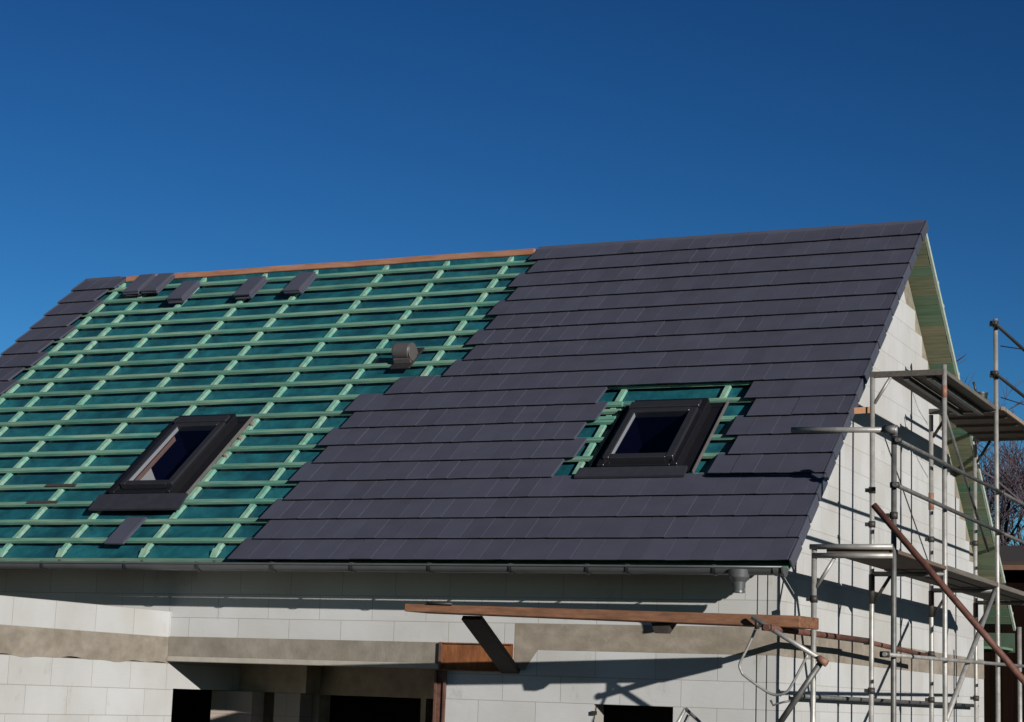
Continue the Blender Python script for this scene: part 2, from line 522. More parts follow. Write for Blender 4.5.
# front wall: right stretch with window, the stretch over the recess, the stretch behind the wing
def front_solid(x, z):
    if -2.04 < x < -1.27 and -2.45 < z < -1.264: return False
    if WX - WT < x < -3.57 and z < -0.735: return False
    return True
fw_ = MB()
wall_cells(fw_, [-11.2, WX - WT, -3.57, -2.04, -1.27, GX - WT], [GZ, -2.45, -1.264, -0.735, 0.30], front_solid,
           lambda a, b, c, d: fw_.box(a, b, WY, WY + WT, c, d, 'block_x'))
# the corner blocks with their open grip slots
for (z0, z1) in ((-0.302, 0.30), (-0.542, -0.302), (-1.266, -1.026), (-1.026, -0.785), (-1.506, -1.266)):
    pass
fw_.build('front_wall', house)

# corner pier: front face of the gable wall end, with vertical grooves
cp = MB()
gx_ = [GX - WT, GX - 0.200, GX - 0.192, GX - 0.105, GX - 0.097, GX - 0.03, GX - 0.004]
cp.box(GX - WT, GX - 0.205, WY, WY + WT, GZ, 0.30, 'block_x')
cp.box(GX - 0.205, GX - 0.188, WY + 0.014, WY + WT, GZ, 0.30, 'block_x')
cp.box(GX - 0.188, GX - 0.112, WY, WY + WT, GZ, 0.30, 'block_x')
cp.box(GX - 0.112, GX - 0.095, WY + 0.014, WY + WT, GZ, 0.30, 'block_x')
cp.box(GX - 0.095, GX, WY, WY + WT, GZ, 0.30, 'block_x')
cp.build('corner_pier', house)

# gable wall at the right: stepped block courses, mortar behind them
def und(y):            # underside of the roof boarding at depth y
    return HZ - abs(y - DY) * TA - 0.20
poly = [(WY + WT + 0.004, GZ), (YB, GZ)]
z = -0.302 - 0.2405 * 0
steps = []
row = 0.2405
zz = -0.302
first = YB
poly.append((YB, und(YB) - 0.10))
zz = und(YB) - 0.10
zt = -0.302 + row
while zt < und(YB) - 0.10: zt += row
cur = zt
yprev = YB
while cur < HZ - 0.75:
    ye = DY + (HZ - 0.20 - cur) / TA - 0.10 - rng.uniform(0.0, 0.13)
    ye = min(ye, yprev)
    poly.append((ye, poly[-1][1]))
    poly.append((ye, cur))
    yprev = ye
    cur += row
apex_z = HZ - 0.62
poly.append((DY + 0.28, poly[-1][1]))
poly.append((DY, apex_z))
poly += [(WY + WT + 0.004, und(WY + WT) - 0.12)]
gw = MB()
gw.prism(poly, 'x', GX - WT, GX, 'block_y')
gw.build('gable_wall', house)
mf = MB()
mf.prism([(WY + 0.3, 0.0), (YB - 0.02, 0.0), (YB - 0.02, und(YB) + 0.05), (DY, HZ - 0.23), (WY + 0.3, und(WY + 0.3) + 0.05)], 'x', GX - WT + 0.02, GX - 0.02, 'mortar')
mf.build('mortar_fill', house)

# left gable and back wall
lg = MB()
lg.prism([(WY + WT, GZ), (YB - WT, GZ), (YB - WT, und(YB)), (DY, HZ - 0.25), (WY + WT, und(WY + WT))], 'x', -11.2, -11.2 + WT, 'block_y')
lg.build('gable_wall', house)
bw = MB()
bw.box(-11.2, GX - WT - 0.002, YB - WT, YB, GZ, 0.30, 'block_x')
bw.build('back_wall', house)

# concrete ring beam over the window, round the corner and along the gable
rb = MB()
rb.box(-2.86, GX + 0.003, WY - 0.003, WY + 0.1, -0.785, -0.542, 'concrete')
rb.prism([(-2.86, -0.787), (-2.62, -0.787), (-2.70, -0.90), (-2.74, -0.97), (-2.86, -0.99)], 'y', WY - 0.004, WY + 0.05, 'concrete')
rb.build('ring_beam', house)
rb = MB()
rb.box(GX - 0.1, GX + 0.0035, WY + 0.102, YB + 0.003, -0.787, -0.543, 'concrete')
rb.build('ring_beam', house)

# lintel over the recess, rusty steel lintel and its post
ln = MB()
ln.box(WX + 0.002, -3.602, WY - 0.03, WY + WT, -0.985, -0.735, 'concrete_lintel')
ln.box(WX + 0.004, -3.612, WY - 0.045, WY - 0.031, -0.987, -0.935, 'concrete_lip')
ln.build('concrete_lintel', house, 0.006)
st = MB()
st.box(-3.598, -2.862, WY - 0.035, WY - 0.025, -0.985, -0.745, 'rust')
st.box(-3.597, -2.863, WY - 0.075, WY - 0.0255, -0.996, -0.9855, 'rust')
st.box(-3.597, -2.863, WY - 0.060, WY - 0.0255, -0.7445, -0.735, 'rust')
st.box(-3.62, -3.597, WY - 0.070, WY - 0.01, -0.997, -0.733, 'rust_post')
st.build('steel_lintel', house)
po = MB()
po.box(-3.66, -3.640, WY - 0.06, WY + 0.05, GZ, -0.998, 'rust_post')
po.box(-3.565, -3.545, WY - 0.06, WY - 0.03, GZ, -0.998, 'rust_post')
po.box(-3.639, -3.566, WY - 0.035, WY - 0.022, GZ, -0.998, 'rust_post')
po.box(-3.64, -3.565, WY - 0.022, WY + 0.10, GZ, -1.0, 'rust_post')
po.build('steel_post', house)

# recess behind the lintel: side of the wing with a doorway, back wall with two openings, ceiling
rs = MB()
rs.box(WX - WT + 0.001, WX, WY - 0.001, 0.78, GZ, -0.736, 'block_w')
rs.box(WX - WT + 0.001, WX, 0.78, 2.399, -1.258, -0.736, 'block_w')
rs.build('recess_side_wall', house)
rbk = MB()
def rec_solid(x, z):
    return not ((-5.95 < x < -4.72 or -4.66 < x < -4.22) and z < -1.27)
wall_cells(rbk, [WX - WT, -5.95, -4.72, -4.66, -4.22, -3.2], [GZ, -1.27, -0.736], rec_solid,
           lambda a, b, c, d: rbk.box(a, b, 2.40, 2.64, c, d, 'recess'))
rbk.build('recess_back_wall', house)
rp_ = MB()
rp_.box(WX - 0.2, -6.42, 1.80, 2.04, GZ, -1.26, 'block_in')
rp_.build('recess_pier', house)
rp_ = MB()
rp_.box(-6.30, -5.98, 2.05, 2.30, GZ, -1.262, 'block_in')
rp_.build('recess_pier', house)
rp_ = MB()
rp_.box(-6.72, -5.90, 2.02, 2.32, -1.26, -0.737, 'recess')
rp_.build('recess_pier', house)
rc = MB()
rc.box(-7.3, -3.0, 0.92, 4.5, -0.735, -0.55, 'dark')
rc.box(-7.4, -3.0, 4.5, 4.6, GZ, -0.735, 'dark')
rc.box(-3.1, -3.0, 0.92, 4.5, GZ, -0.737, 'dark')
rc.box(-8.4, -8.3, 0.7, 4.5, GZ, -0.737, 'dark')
rc.build('recess_ceiling', house)
# window: deep reveal, dark room behind
wi = MB()
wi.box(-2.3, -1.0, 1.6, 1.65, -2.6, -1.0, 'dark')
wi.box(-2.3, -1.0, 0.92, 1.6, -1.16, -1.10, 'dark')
wi.build('room_wall', house)
sill = MB()
sill.box(-2.038, -1.272, WY - 0.02, WY + WT, -2.449, -2.41, 'concrete')
sill.build('window_sill', house)
io = MB()
io.box(-2.052, -2.008, WY - 0.03, WY - 0.002, -1.36, -1.325, 'coupler')
io.build('wall_bracket', house)

# projecting wing at the left: level-topped block wall with its own ring beam
wg = MB()
wg.box(-9.6, WX, -3.4, WY - 0.002, GZ, -1.005, 'block_w')
wg.box(-9.6, WX, -3.4, WY - 0.002, -0.745, -0.482, 'block_w')
wg.build('wing_wall', house)
wb = MB()
def wob(y):
    return 0.010 * math.sin(y * 5.1) + 0.008 * math.sin(y * 13.0 + 1)
n_ = 40
for i in range(n_):
    ya, yb2 = -3.4 + (WY - 0.002 + 3.4) * i / n_, -3.4 + (WY - 0.002 + 3.4) * (i + 1) / n_
    zb = -1.006 + wob(ya)
    wb.hexa([(WX - 0.2, ya, zb), (WX + 0.004, ya, zb), (WX + 0.004, yb2, -1.006 + wob(yb2)), (WX - 0.2, yb2, -1.006 + wob(yb2)),
             (WX - 0.2, ya, -0.7455), (WX + 0.004, ya, -0.7455), (WX + 0.004, yb2, -0.7455), (WX - 0.2, yb2, -0.7455)], 'concrete')
wb.box(-9.6, WX - 0.2, -3.4, WY - 0.002, -1.004, -0.746, 'concrete')
wb.build('ring_beam', house)

# ---- openings in the batten grid: skylights
SKY = [dict(x0=-7.76, x1=-6.98, s0=1.15, s1=2.66, fx0=-7.90, fx1=-6.74, fs0=0.92, fs1=2.79),
       dict(x0=-2.27, x1=-1.45, s0=1.50, s1=2.66, fx0=-2.47, fx1=-1.33, fs0=1.37, fs1=2.75)]
# ---- roof deck, soffit, membrane
N_MEM, N_DECK = -0.122, -0.147
def boards(far):
    mb = MB()
    s = 0.1
    while s < SR - 0.12:
        w = rng.uniform(0.135, 0.165)
        e = min(s + w, SR - 0.10)
        j = rng.uniform(-0.012, 0.004)
        segs = [(XL + 0.03, -0.035 + j)]
        if not far:
            for k in SKY:
                if k['s0'] < e and s < k['s1']:
                    segs = [q for a, b in segs for q in (((a, k['x0'] + 0.07), (k['x1'] - 0.07, b)) if a < k['x0'] and b > k['x1'] else ((a, b),))]
        nn = N_DECK - 0.012 + rng.uniform(-0.003, 0)
        for a, b in segs:
            mb.rbox(a, b, s + 0.002, e - 0.002, nn, N_MEM - 0.018, 'soffit', far)
        s += w
    return mb
boards(False).build('roof_boarding', house)
boards(True).build('roof_boarding', house)
CBX = [-11.4, -10.85, -10.33, -9.56, -8.62, -7.86, -6.83, -5.975, -5.10, -4.2, -3.3, -2.55, -1.42, -0.6, -0.05]
def sag(x, j):
    for a, b in zip(CBX[:-1], CBX[1:]):
        if a <= x <= b:
            t = (x - a) / (b - a)
            return -0.012 * math.sin(math.pi * t) + 0.0035 * math.sin(math.pi * t) * math.sin(x * 9.0 + j * 0.55) - 0.0005
    return 0.0
mem = MB()
for far in (False, True):
    NS, NX = 66, 115
    def P(i, j):
        return R(XL + 0.02 + (-0.03 - XL - 0.02) * i / NX, 0.03 + (SR - 0.10 - 0.03) * j / NS, N_MEM + sag(XL + 0.02 + (-0.05 - XL) * i / NX, j), far)
    b0 = len(mem.v)
    for j in range(NS + 1):
        for i in range(NX + 1):
            mem.v.append(P(i, j))
    k = mem._m('membrane')
    for j in range(NS):
        for i in range(NX):
            a = b0 + j * (NX + 1) + i
            if not far:
                cx = XL + 0.02 + (-0.05 - XL) * (i + 0.5) / NX
                cs = 0.03 + (SR - 0.13) * (j + 0.5) / NS
                if any(k['x0'] + 0.055 < cx < k['x1'] - 0.055 and k['s0'] + 0.04 < cs < k['s1'] - 0.04 for k in SKY):
                    continue
            mem.f.append((a, a + 1, a + NX + 2, a + NX + 1)); mem.mi.append(k); mem.smooth.append(True)
mem.build('roof_membrane', house)

# pale board edge of the far slope
ve = MB()
ve.rbox(-0.034, -0.006, -0.03, SR - 0.02, N_DECK - 0.01, N_MEM + 0.02, 'verge_edge', True)
ss = 0.2
while ss < SR - 0.2:            # batten ends sticking out on the far side
    ve.rbox(-0.06, -0.012 + rng.uniform(-0.01, 0.006), ss, ss + 0.04, N_MEM + 0.021, N_MEM + 0.05, 'verge_edge', True)
    ss += GA
ve.build('verge_board', house)
# far side tiles and eave
ft = MB()
for t in range(19):
    s0 = t * GA + 0.02
    if t == 18: continue
    ft.hexa([R(-0.07, s0 + GA + .05, -0.06, True), R(XL, s0 + GA + .05, -0.06, True), R(XL, s0, -0.03, True), R(-0.07, s0, -0.03, True),
             R(-0.07, s0 + GA + .05, -0.035, True), R(XL, s0 + GA + .05, -0.035, True), R(XL, s0, -0.005, True), R(-0.07, s0, -0.005, True)], 'tile')
ft.build('tile_field', house)
ef = MB()
ef.box(XL + 0.05, -0.03, 2 * DY - 0.03, 2 * DY, -0.42, -0.17, 'fascia_dark')
ef.box(XL + 0.05, -0.05, YB + 0.004, 2 * DY - 0.031, -0.40, -0.37, 'soffit')
ef.build('fascia_board', house)

def cut(x0, x1, s):
    segs = [(x0, x1)]
    for k in SKY:
        if k['fs0'] - 0.02 < s < k['fs1'] + 0.03:
            new = []
            for a, b in segs:
                c, d = k['x0'] - 0.10, k['x1'] + 0.10
                if b <= c or a >= d: new.append((a, b))
                else:
                    if a < c: new.append((a, c))
                    if b > d: new.append((d, b))
            segs = new
    return segs

# left edge of the tiled area, in tile widths from the right verge, by row
def left_edge(t):
    if t <= 8: return 25 if t % 2 == 0 else 24.5
    if t == 9: return 23.5
    return 21 if t % 2 == 0 else 20.5

# ---- counter battens
CB = [-10.85, -10.33, -9.56, -8.62, -7.86, -6.83, -5.975, -5.10, -4.2, -3.3, -2.55, -1.42, -0.6]
for x in CB:
    segs = [(0.30 if x < -5.5 else 0.28, SR - 0.05)]
    for k in SKY:
        if k['x0'] - 0.06 < x < k['x1'] + 0.06:
            segs = [(segs[0][0], k['fs0'] - 0.01), (k['fs1'] + 0.02, segs[0][1])]
    for a, b in segs:
        mb = MB()
        mb.rbox(x - 0.03, x + 0.03, a, b, N_MEM + 0.001, N_MEM + 0.041, 'counter')
        if a < 0.4 and x < -5.0:
            # wedge-cut foot of the counter batten
            mb.hexa([R(x - 0.038, a - 0.11, N_MEM + 0.002), R(x + 0.042, a - 0.11, N_MEM + 0.002), R(x + 0.045, a - 0.002, N_MEM + 0.002), R(x - 0.04, a - 0.002, N_MEM + 0.002),
                     R(x - 0.038, a - 0.11, N_MEM + 0.012), R(x + 0.042, a - 0.11, N_MEM + 0.012), R(x + 0.045, a - 0.002, N_MEM + 0.05), R(x - 0.04, a - 0.002, N_MEM + 0.05)], 'counter')
        mb.build('counter_batten', house, 0.004)

# ---- battens
for k in range(1, 20):
    s = GA * k + 0.078
    if k == 19: s = SR - 0.07
    w = 0.057
    x0, x1 = XL + 0.06, -0.07
    for a, b in cut(x0, x1, s):
        j = rng.uniform(-0.006, 0.006)
        j2 = rng.uniform(-0.006, 0.006)
        mb = MB()
        n0, n1 = N_MEM + 0.042, N_MEM + 0.070
        nseg = max(1, int((b - a) / 0.9))
        for q in range(nseg):
            xa, xb = a + (b - a) * q / nseg, a + (b - a) * (q + 1) / nseg
            def off(x): return j + (j2 - j) * (x - a) / max(0.1, b - a) + 0.004 * math.sin(x * 1.7 + k * 2.1)
            mb.hexa([R(xa, s - w / 2 + off(xa), n0), R(xb, s - w / 2 + off(xb), n0), R(xb, s + w / 2 + off(xb), n0), R(xa, s + w / 2 + off(xa), n0),
                     R(xa, s - w / 2 + off(xa), n1), R(xb, s - w / 2 + off(xb), n1), R(xb, s + w / 2 + off(xb), n1), R(xa, s + w / 2 + off(xa), n1)], 'batten')
        mb.build('batten', house)

# ---- tiles
def tile(mb, xa, xb, s0, length=0.405, lift=0.0, key='tile'):
    th = 0.027
    h = lift + rng.uniform(-0.0008, 0.0008)
    t1 = rng.uniform(-0.0010, 0.0010)
    if rng.random() < 0.28: t1 += rng.uniform(0.0012, 0.0030)
    ds = rng.uniform(-0.0014, 0.0014)
    s0 += ds
    g_ = 0.0008
    xa += g_; xb -= g_
    na, nb = h - t1, h + t1
    hd = -0.034
    ed = 0.0026
    # body with a small bevel round the top face
    mb.hexa([R(xa, s0 + 0.022, na - th), R(xb, s0 + 0.022, nb - th), R(xb, s0 + length, nb + hd - th), R(xa, s0 + length, na + hd - th),
             R(xa, s0, na - ed), R(xb, s0, nb - ed), R(xb, s0 + length, nb + hd - ed), R(xa, s0 + length, na + hd - ed)], key)
    b = len(mb.v)
    k = mb._m(key)
    mb.v += [R(xa + ed * .6, s0 + ed, na), R(xb - ed * .6, s0 + ed, nb), R(xb - ed * .6, s0 + length, nb + hd), R(xa + ed * .6, s0 + length, na + hd)]
    mb.f.append((b, b + 1, b + 2, b + 3)); mb.mi.append(k); mb.smooth.append(False)
    lo = b - 4
    for i in range(4):
        j = (i + 1) % 4
        mb.f.append((lo + i, lo + j, b + j, b + i)); mb.mi.append(k); mb.smooth.append(False)
    # drop the hidden lid of the body (it lies under the top face)
    for fi in range(len(mb.f) - 1, -1, -1):
        if mb.f[fi] == (lo, lo + 1, lo + 2, lo + 3):
            del mb.f[fi]; del mb.mi[fi]; del mb.smooth[fi]
            break

HOLE = {4: (12, 5), 5: (11.5, 4.5), 6: (12, 5), 7: (11.5, 4.5), 8: (12, 5)}
tf = MB()
for t in range(19):
    s0 = t * GA + 0.015
    ln_ = 0.405 if t < 18 else SR - s0 - 0.01
    wmax = left_edge(t)
    ws = []
    if t % 2 == 0:
        ws = [(i, i + 1) for i in range(int(wmax))]
    else:
        ws = [(0, 0.5)] + [(i + 0.5, i + 1.5) for i in range(int(wmax))]
    for a, b in ws:
        if b > wmax + 0.01: continue
        if t in HOLE and HOLE[t][1] - 0.01 <= a and b <= HOLE[t][0] + 0.01: continue
        lift = 0.0
        if rng.random() < 0.10: lift = rng.uniform(0.001, 0.0038)
        tile(tf, -b * TW, -a * TW - (0.02 if a == 0 else 0), s0, ln_, lift)
tf.build('tile_field', house)
# strip of tiles at the left verge
tl = MB()
for t in range(19):
    s0 = t * GA + 0.015
    ln_ = 0.405 if t < 18 else SR - s0 - 0.01
    for a, b in (((0, 1), (1, 2), (2, 2.5)) if t % 2 else ((0, 1), (1, 2), (2, 3))):
        tile(tl, XL + a * TW, XL + b * TW, s0, ln_)
tl.build('tile_field', house)
# verge tiles of both ends: the leg that hangs down over the gable
for xa, xb in ((-0.019, 0.0), (XL - 0.0, XL + 0.019)):
    vt = MB()
    if xa < -1: xa, xb = XL - 0.02, XL - 0.001
    for t in range(19):
        s0 = t * GA + 0.015
        ln_ = 0.36 if t < 18 else SR - s0 - 0.005
        j = rng.uniform(-0.003, 0.003)
        f_ = 0.006 if xa > -1 else -0.006
        vt.hexa([R(xa + j + f_, s0 + 0.03, -0.118), R(xb + j + f_, s0 + 0.03, -0.118), R(xb + j, s0 + ln_, -0.140), R(xa + j, s0 + ln_, -0.140),
                 R(xa + j + f_, s0 - 0.002, 0.002), R(xb + j + f_, s0 - 0.002, 0.002), R(xb + j, s0 + ln_, -0.026), R(xa + j, s0 + ln_, -0.026)], 'verge_tile')
    vt.build('verge_tiles', house, 0.003)
# ridge: bare copper-brown ridge board over the open part, capping over the tiled part
rd = MB()
x0, x1 = -10.82, 21 * -TW - 0.03
nn = 28
kk = rd._m('ridge')
rr = []
for i in range(nn + 1):
    a = x0 + (x1 - x0) * i / nn
    zr = HZ - 0.045 + 0.003 * math.sin(i * 0.65) + 0.0015 * math.sin(i * 1.9)
    rr.append(len(rd.v))
    rd.v += [(a, DY - 0.05, zr - 0.078), (a, DY + 0.05, zr - 0.078), (a, DY + 0.045, zr), (a, DY - 0.045, zr)]
for a, b in zip(rr[:-1], rr[1:]):
    for q in range(4):
        rd.f.append((a + q, a + (q + 1) % 4, b + (q + 1) % 4, b + q)); rd.mi.append(kk); rd.smooth.append(False)
for a in (rr[0], rr[-1]):
    rd.f.append((a, a + 1, a + 2, a + 3)); rd.mi.append(kk); rd.smooth.append(False)
rd.build('ridge_board', house, 0.008)
rf = MB()
rf.box(x0, x1, DY - 0.03, DY + 0.03, HZ - 0.22, HZ - 0.125, 'membrane')
rf.build('ridge_fold', house)
rdc = MB()
rdc.box(-4.75, -0.04, DY - 0.03, DY + 0.03, HZ - 0.14, HZ - 0.03, 'tile')
rdc.build('ridge_cap', house)
rdc = MB()
rdc.box(XL + 0.02, -10.92, DY - 0.03, DY + 0.03, HZ - 0.14, HZ - 0.03, 'tile')
rdc.build('ridge_cap', house)

# ---- eave board, gutter
eb = MB()
eb.rbox(XL + 0.05, -0.03, 0.0, 0.028, -0.108, -0.075, 'eave_board')
eb.rbox(XL + 0.05, -0.03, 0.029, 0.17, N_MEM + 0.003, N_MEM + 0.012, 'eave_board')
eb.build('eave_board', house)
def gz(x):            # the gutter falls slightly towards the outlet
    return -0.030 - 0.024 * max(0.0, (x - XL) / -XL) ** 1.4
GYC, GRAD = -0.078, 0.062
gt = MB()
NXG = 24
prof = [(GYC + 0.004 + GRAD * math.cos(a), -GRAD * math.sin(a) * 1.05) for a in [math.pi * i / 12 for i in range(13)]]
k = gt._m('gutter')
def gring(x, dr):
    return [(x, GYC + (y - GYC) * (1 + dr), gz(x) - 0.012 + z * (1 + dr)) for y, z in prof]
rings = []
for i in range(NXG + 1):
    x = XL + 0.01 + (-0.02 - XL - 0.01) * i / NXG
    b = len(gt.v)
    gt.v += gring(x, 0.0) + gring(x, -0.05)
    rings.append(b)
L_ = len(prof)
for a, b in zip(rings[:-1], rings[1:]):
    for j in range(L_ - 1):
        gt.f.append((a + j, a + j + 1, b + j + 1, b + j)); gt.mi.append(k); gt.smooth.append(True)
        gt.f.append((a + L_ + j, b + L_ + j, b + L_ + j + 1, a + L_ + j + 1)); gt.mi.append(k); gt.smooth.append(True)
gut = gt.build('gutter', house)
bead = MB()
bead.tube([(XL + 0.01 + (-0.02 - XL - 0.01) * i / 12, GYC - GRAD - 0.002, gz(XL + (-XL) * i / 12) - 0.010) for i in range(13)], 0.010, 'gutter_light', 8)
bead.build('gutter_bead', gut)
for x in (-10.3, -9.45, -8.60, -7.78, -6.77, -5.92, -5.07, -4.20, -3.38, -2.56, -1.81, -1.43, -0.63):
    mb = MB()
    for i in range(12):
        a0, a1 = math.pi * (0.02 + 0.98 * i / 12), math.pi * (0.02 + 0.98 * (i + 1) / 12)
        pts = []
        for a in (a0, a1):
            for rr in (GRAD * 1.03, GRAD * 1.12):
                pts.append((GYC + rr * math.cos(a), gz(x) - 0.012 - rr * math.sin(a) * 1.05))
        (ya, za), (yb2, zb), (yc, zc), (yd, zd) = pts
        w = 0.014
        mb.hexa([(x - w, ya, za), (x + w, ya, za), (x + w, yb2, zb), (x - w, yb2, zb),
                 (x - w, yc, zc), (x + w, yc, zc), (x + w, yd, zd), (x - w, yd, zd)], 'frame_grey')
    mb.box(x - 0.012, x + 0.012, GYC - GRAD - 0.014, GYC + GRAD, gz(x) + 0.0, gz(x) + 0.005, 'gutter')
    mb.build('gutter_bracket', gut)
    mb = MB()
    if x < -5.5:
        mb.box(x + 0.10, x + 0.125, -0.01, 0.004, gz(x) - 0.05, gz(x) + 0.03, 'gutter')
        mb.build('gutter_clip', gut)
ec = MB()
ec.prism([(y, z - 0.054 - 0.012) for y, z in [(GYC + GRAD * 1.25 * math.cos(math.pi * i / 10), -GRAD * 1.3 * math.sin(math.pi * i / 10)) for i in range(11)]], 'x', -0.022, -0.006, 'gutter_light')
ec.prism([(y, z - 0.054 - 0.012) for y, z in [(GYC + GRAD * 1.12 * math.cos(math.pi * i / 10), -GRAD * 1.15 * math.sin(math.pi * i / 10)) for i in range(11)]], 'x', -0.10, -0.06, 'gutter_light')
ec.build('gutter_end_cap', gut)
go = MB()
for (za, ra), (zb, rb2) in zip([(-0.065, 0.098), (-0.13, 0.086), (-0.17, 0.058), (-0.24, 0.048), (-0.243, 0.052), (-0.262, 0.052)], [(-0.13, 0.086), (-0.17, 0.058), (-0.24, 0.048), (-0.243, 0.052), (-0.262, 0.052), (-0.263, 0.044)]):
    go.tube([(-0.415, GYC - 0.012, za - 0.02), (-0.415, GYC - 0.012, zb - 0.02)], ra, 'gutter_light', 16, caps=False, r1=rb2)
go.build('gutter_outlet', gut)

# ---- skylights (roof windows)
def skylight(k, glass, lit):
    sk = MB()
    x0, x1, s0, s1 = k['x0'], k['x1'], k['s0'], k['s1']
    # frame carcass, four sides
    fr = 0.075
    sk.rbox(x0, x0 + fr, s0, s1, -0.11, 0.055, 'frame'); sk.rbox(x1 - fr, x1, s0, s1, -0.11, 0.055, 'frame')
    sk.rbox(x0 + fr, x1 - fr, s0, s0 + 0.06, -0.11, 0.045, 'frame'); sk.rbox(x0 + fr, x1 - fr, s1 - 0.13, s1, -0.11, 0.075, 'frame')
    skl = sk.build('skylight', house, 0.006)
    sa = MB()
    gx0, gx1, gs0, gs1 = glass
    xa, xb, sa0, sb0 = gx0 - 0.065, gx1 + 0.075, gs0 - 0.075, gs1 + 0.06
    sa.rbox(xa, gx0, sa0, sb0, 0.01, 0.085, 'frame_grey'); sa.rbox(gx1, xb, sa0, sb0, 0.01, 0.085, 'frame_grey')
    sa.rbox(gx0 + 0.001, gx1 - 0.001, sa0, gs0, 0.01, 0.078, 'frame_grey'); sa.rbox(gx0 + 0.001, gx1 - 0.001, gs1, sb0, 0.01, 0.088, 'frame_grey')
    sa.rbox(xa - 0.01, xb + 0.01, sb0 + 0.003, sb0 + 0.11, 0.076, 0.104, 'frame_grey')
    sa.build('sash', skl, 0.005)
    gl = MB()
    gl.face([R(gx0 - 0.002, gs0 - 0.002, 0.074), R(gx1 + 0.002, gs0 - 0.002, 0.074), R(gx1 + 0.002, gs1 + 0.002, 0.074), R(gx0 - 0.002, gs1 + 0.002, 0.074)], 'glass')
    gl.build('glass_pane', skl, recalc=False)
    li = MB()
    D = -0.55
    li.rbox(gx0 - 0.008, gx0 + 0.002, gs0, gs1, 0.030, 0.072, 'white_frame')
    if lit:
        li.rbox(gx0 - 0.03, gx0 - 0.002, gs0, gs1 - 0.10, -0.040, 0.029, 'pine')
        li.rbox(gx0 - 0.03, gx0 - 0.002, gs1 - 0.10, gs1, -0.040, 0.029, 'shade_lining')
        li.rbox(gx0 - 0.03, gx0 - 0.003, gs0, gs0 + 0.42, -0.20, -0.041, 'sun_patch')  # pale box painted in as the sunlit patch low on the jamb
        li.rbox(gx0 - 0.03, gx0 - 0.003, gs0 + 0.421, gs1, D, -0.041, 'shade_lining')  # rest of the jamb coloured dark to stand for shade
        li.rbox(gx0 - 0.03, gx0 - 0.003, gs0, gs0 + 0.42, D, -0.201, 'shade_lining')
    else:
        li.rbox(gx0 - 0.03, gx0 - 0.002, gs0, gs1, D, 0.029, 'shade_lining')
    li.rbox(gx1 + 0.003, gx1 + 0.03, gs0, gs1, D, 0.04, 'shade_lining')
    li.rbox(gx0 - 0.03, gx1 + 0.03, gs1 + 0.003, gs1 + 0.03, D, 0.04, 'shade_lining')
    li.rbox(gx0 - 0.03, gx1 + 0.03, gs0 - 0.03, gs0 - 0.003, D, 0.04, 'shade_lining')
    li.rbox(gx0 - 0.03, gx1 + 0.03, gs0 - 0.03, gs1 + 0.03, D - 0.02, D - 0.001, 'shade_lining')
    li.build('window_lining', skl)
    fl = MB()
    fx0, fx1, fs0, fs1 = k['fx0'], k['fx1'], k['fs0'], k['fs1']
    # bottom apron, dressed over the battens or tiles
    na = -0.012 if lit else 0.006
    fl.hexa([R(fx0, fs0, na - 0.022), R(fx1 - 0.02, fs0, na - 0.022), R(fx1 - 0.02, s0 - 0.002, 0.004), R(fx0 + 0.02, s0 - 0.002, 0.004),
             R(fx0, fs0, na), R(fx1 - 0.02, fs0, na), R(fx1 - 0.02, s0 - 0.002, 0.026), R(fx0 + 0.02, s0 - 0.002, 0.026)], 'flash')
    fl.rbox(x0 - 0.11, x0 - 0.002, s0, s1, -0.055, -0.045, 'frame'); fl.rbox(x0 - 0.115, x0 - 0.107, s0, s1, -0.045, -0.018, 'frame')
    fl.rbox(x1 + 0.002, x1 + 0.150, s0, s1 + 0.1, -0.055, -0.045, 'frame')
    fl.rbox(x0 - 0.115, x1 + 0.13, s1 + 0.002, fs1, -0.05, -0.035, 'frame')
    fl.rbox(x0 + 0.02, x1 - 0.02, s1 - 0.02, s1 + 0.045, -0.03, 0.05, 'frame')
    fl.build('flashing', skl)
    st_ = MB()
    st_.rbox(x1 + 0.150, x1 + 0.157, s0 - 0.04, s1 + 0.1, -0.05, -0.008, 'alu')
    if lit:
        for q in (14, 17, 20, 22, 23, 25):
            s = s0 + 0.05 + 0.058 * q
            w = rng.uniform(0.02, 0.05)
            st_.rbox(x1 + 0.162, x1 + 0.162 + w * 0.7, s, s + rng.uniform(0.02, 0.05), -0.09, -0.060 + rng.uniform(0, 0.012), 'mortar')
    st_.build('flashing_edge', skl)
    return skl
skylight(SKY[0], (-7.60, -7.075, 1.335, 2.42), True)
skylight(SKY[1], (-2.165, -1.585, 1.66, 2.42), False)
# green packing pieces and counter batten left open beside the second skylight
for s, dx in ((2.78, 0.0), (2.64, 0.02), (2.50, 0.01)):
    pk = MB()
    pk.rbox(-2.66 + dx, -2.44 + dx, s, s + 0.055, -0.07, -0.035, 'batten')
    pk.build('packing_piece', house, 0.004)

# ---- vent tile with its cowl
vb = MB()
vb.rbox(-5.545, -5.30, 3.74, 4.19, -0.052, -0.030, 'rubber')
vent = vb.build('vent_tile', house, 0.004)
vc = MB()
c0 = Vector(R(-5.53, 3.95, 0.06)); c1 = Vector(R(-5.315, 3.93, 0.06))
vc.tube([c0, c0 + (c1 - c0) * 0.1, c0 + (c1 - c0) * 0.9, c1], 0.102, 'vent', 20)
for p, q in ((R(-5.50, 3.86, -0.03), R(-5.29, 3.99, 0.02)),):
    vc.rbox(-5.53, -5.315, 3.83, 4.05, -0.03, 0.03, 'vent')
vc.tube([c1 + Vector((0.001, 0, 0)), c1 + Vector((0.010, 0, 0))], 0.104, 'vent', 20)
vc.build('vent_cowl', vent, 0.004)

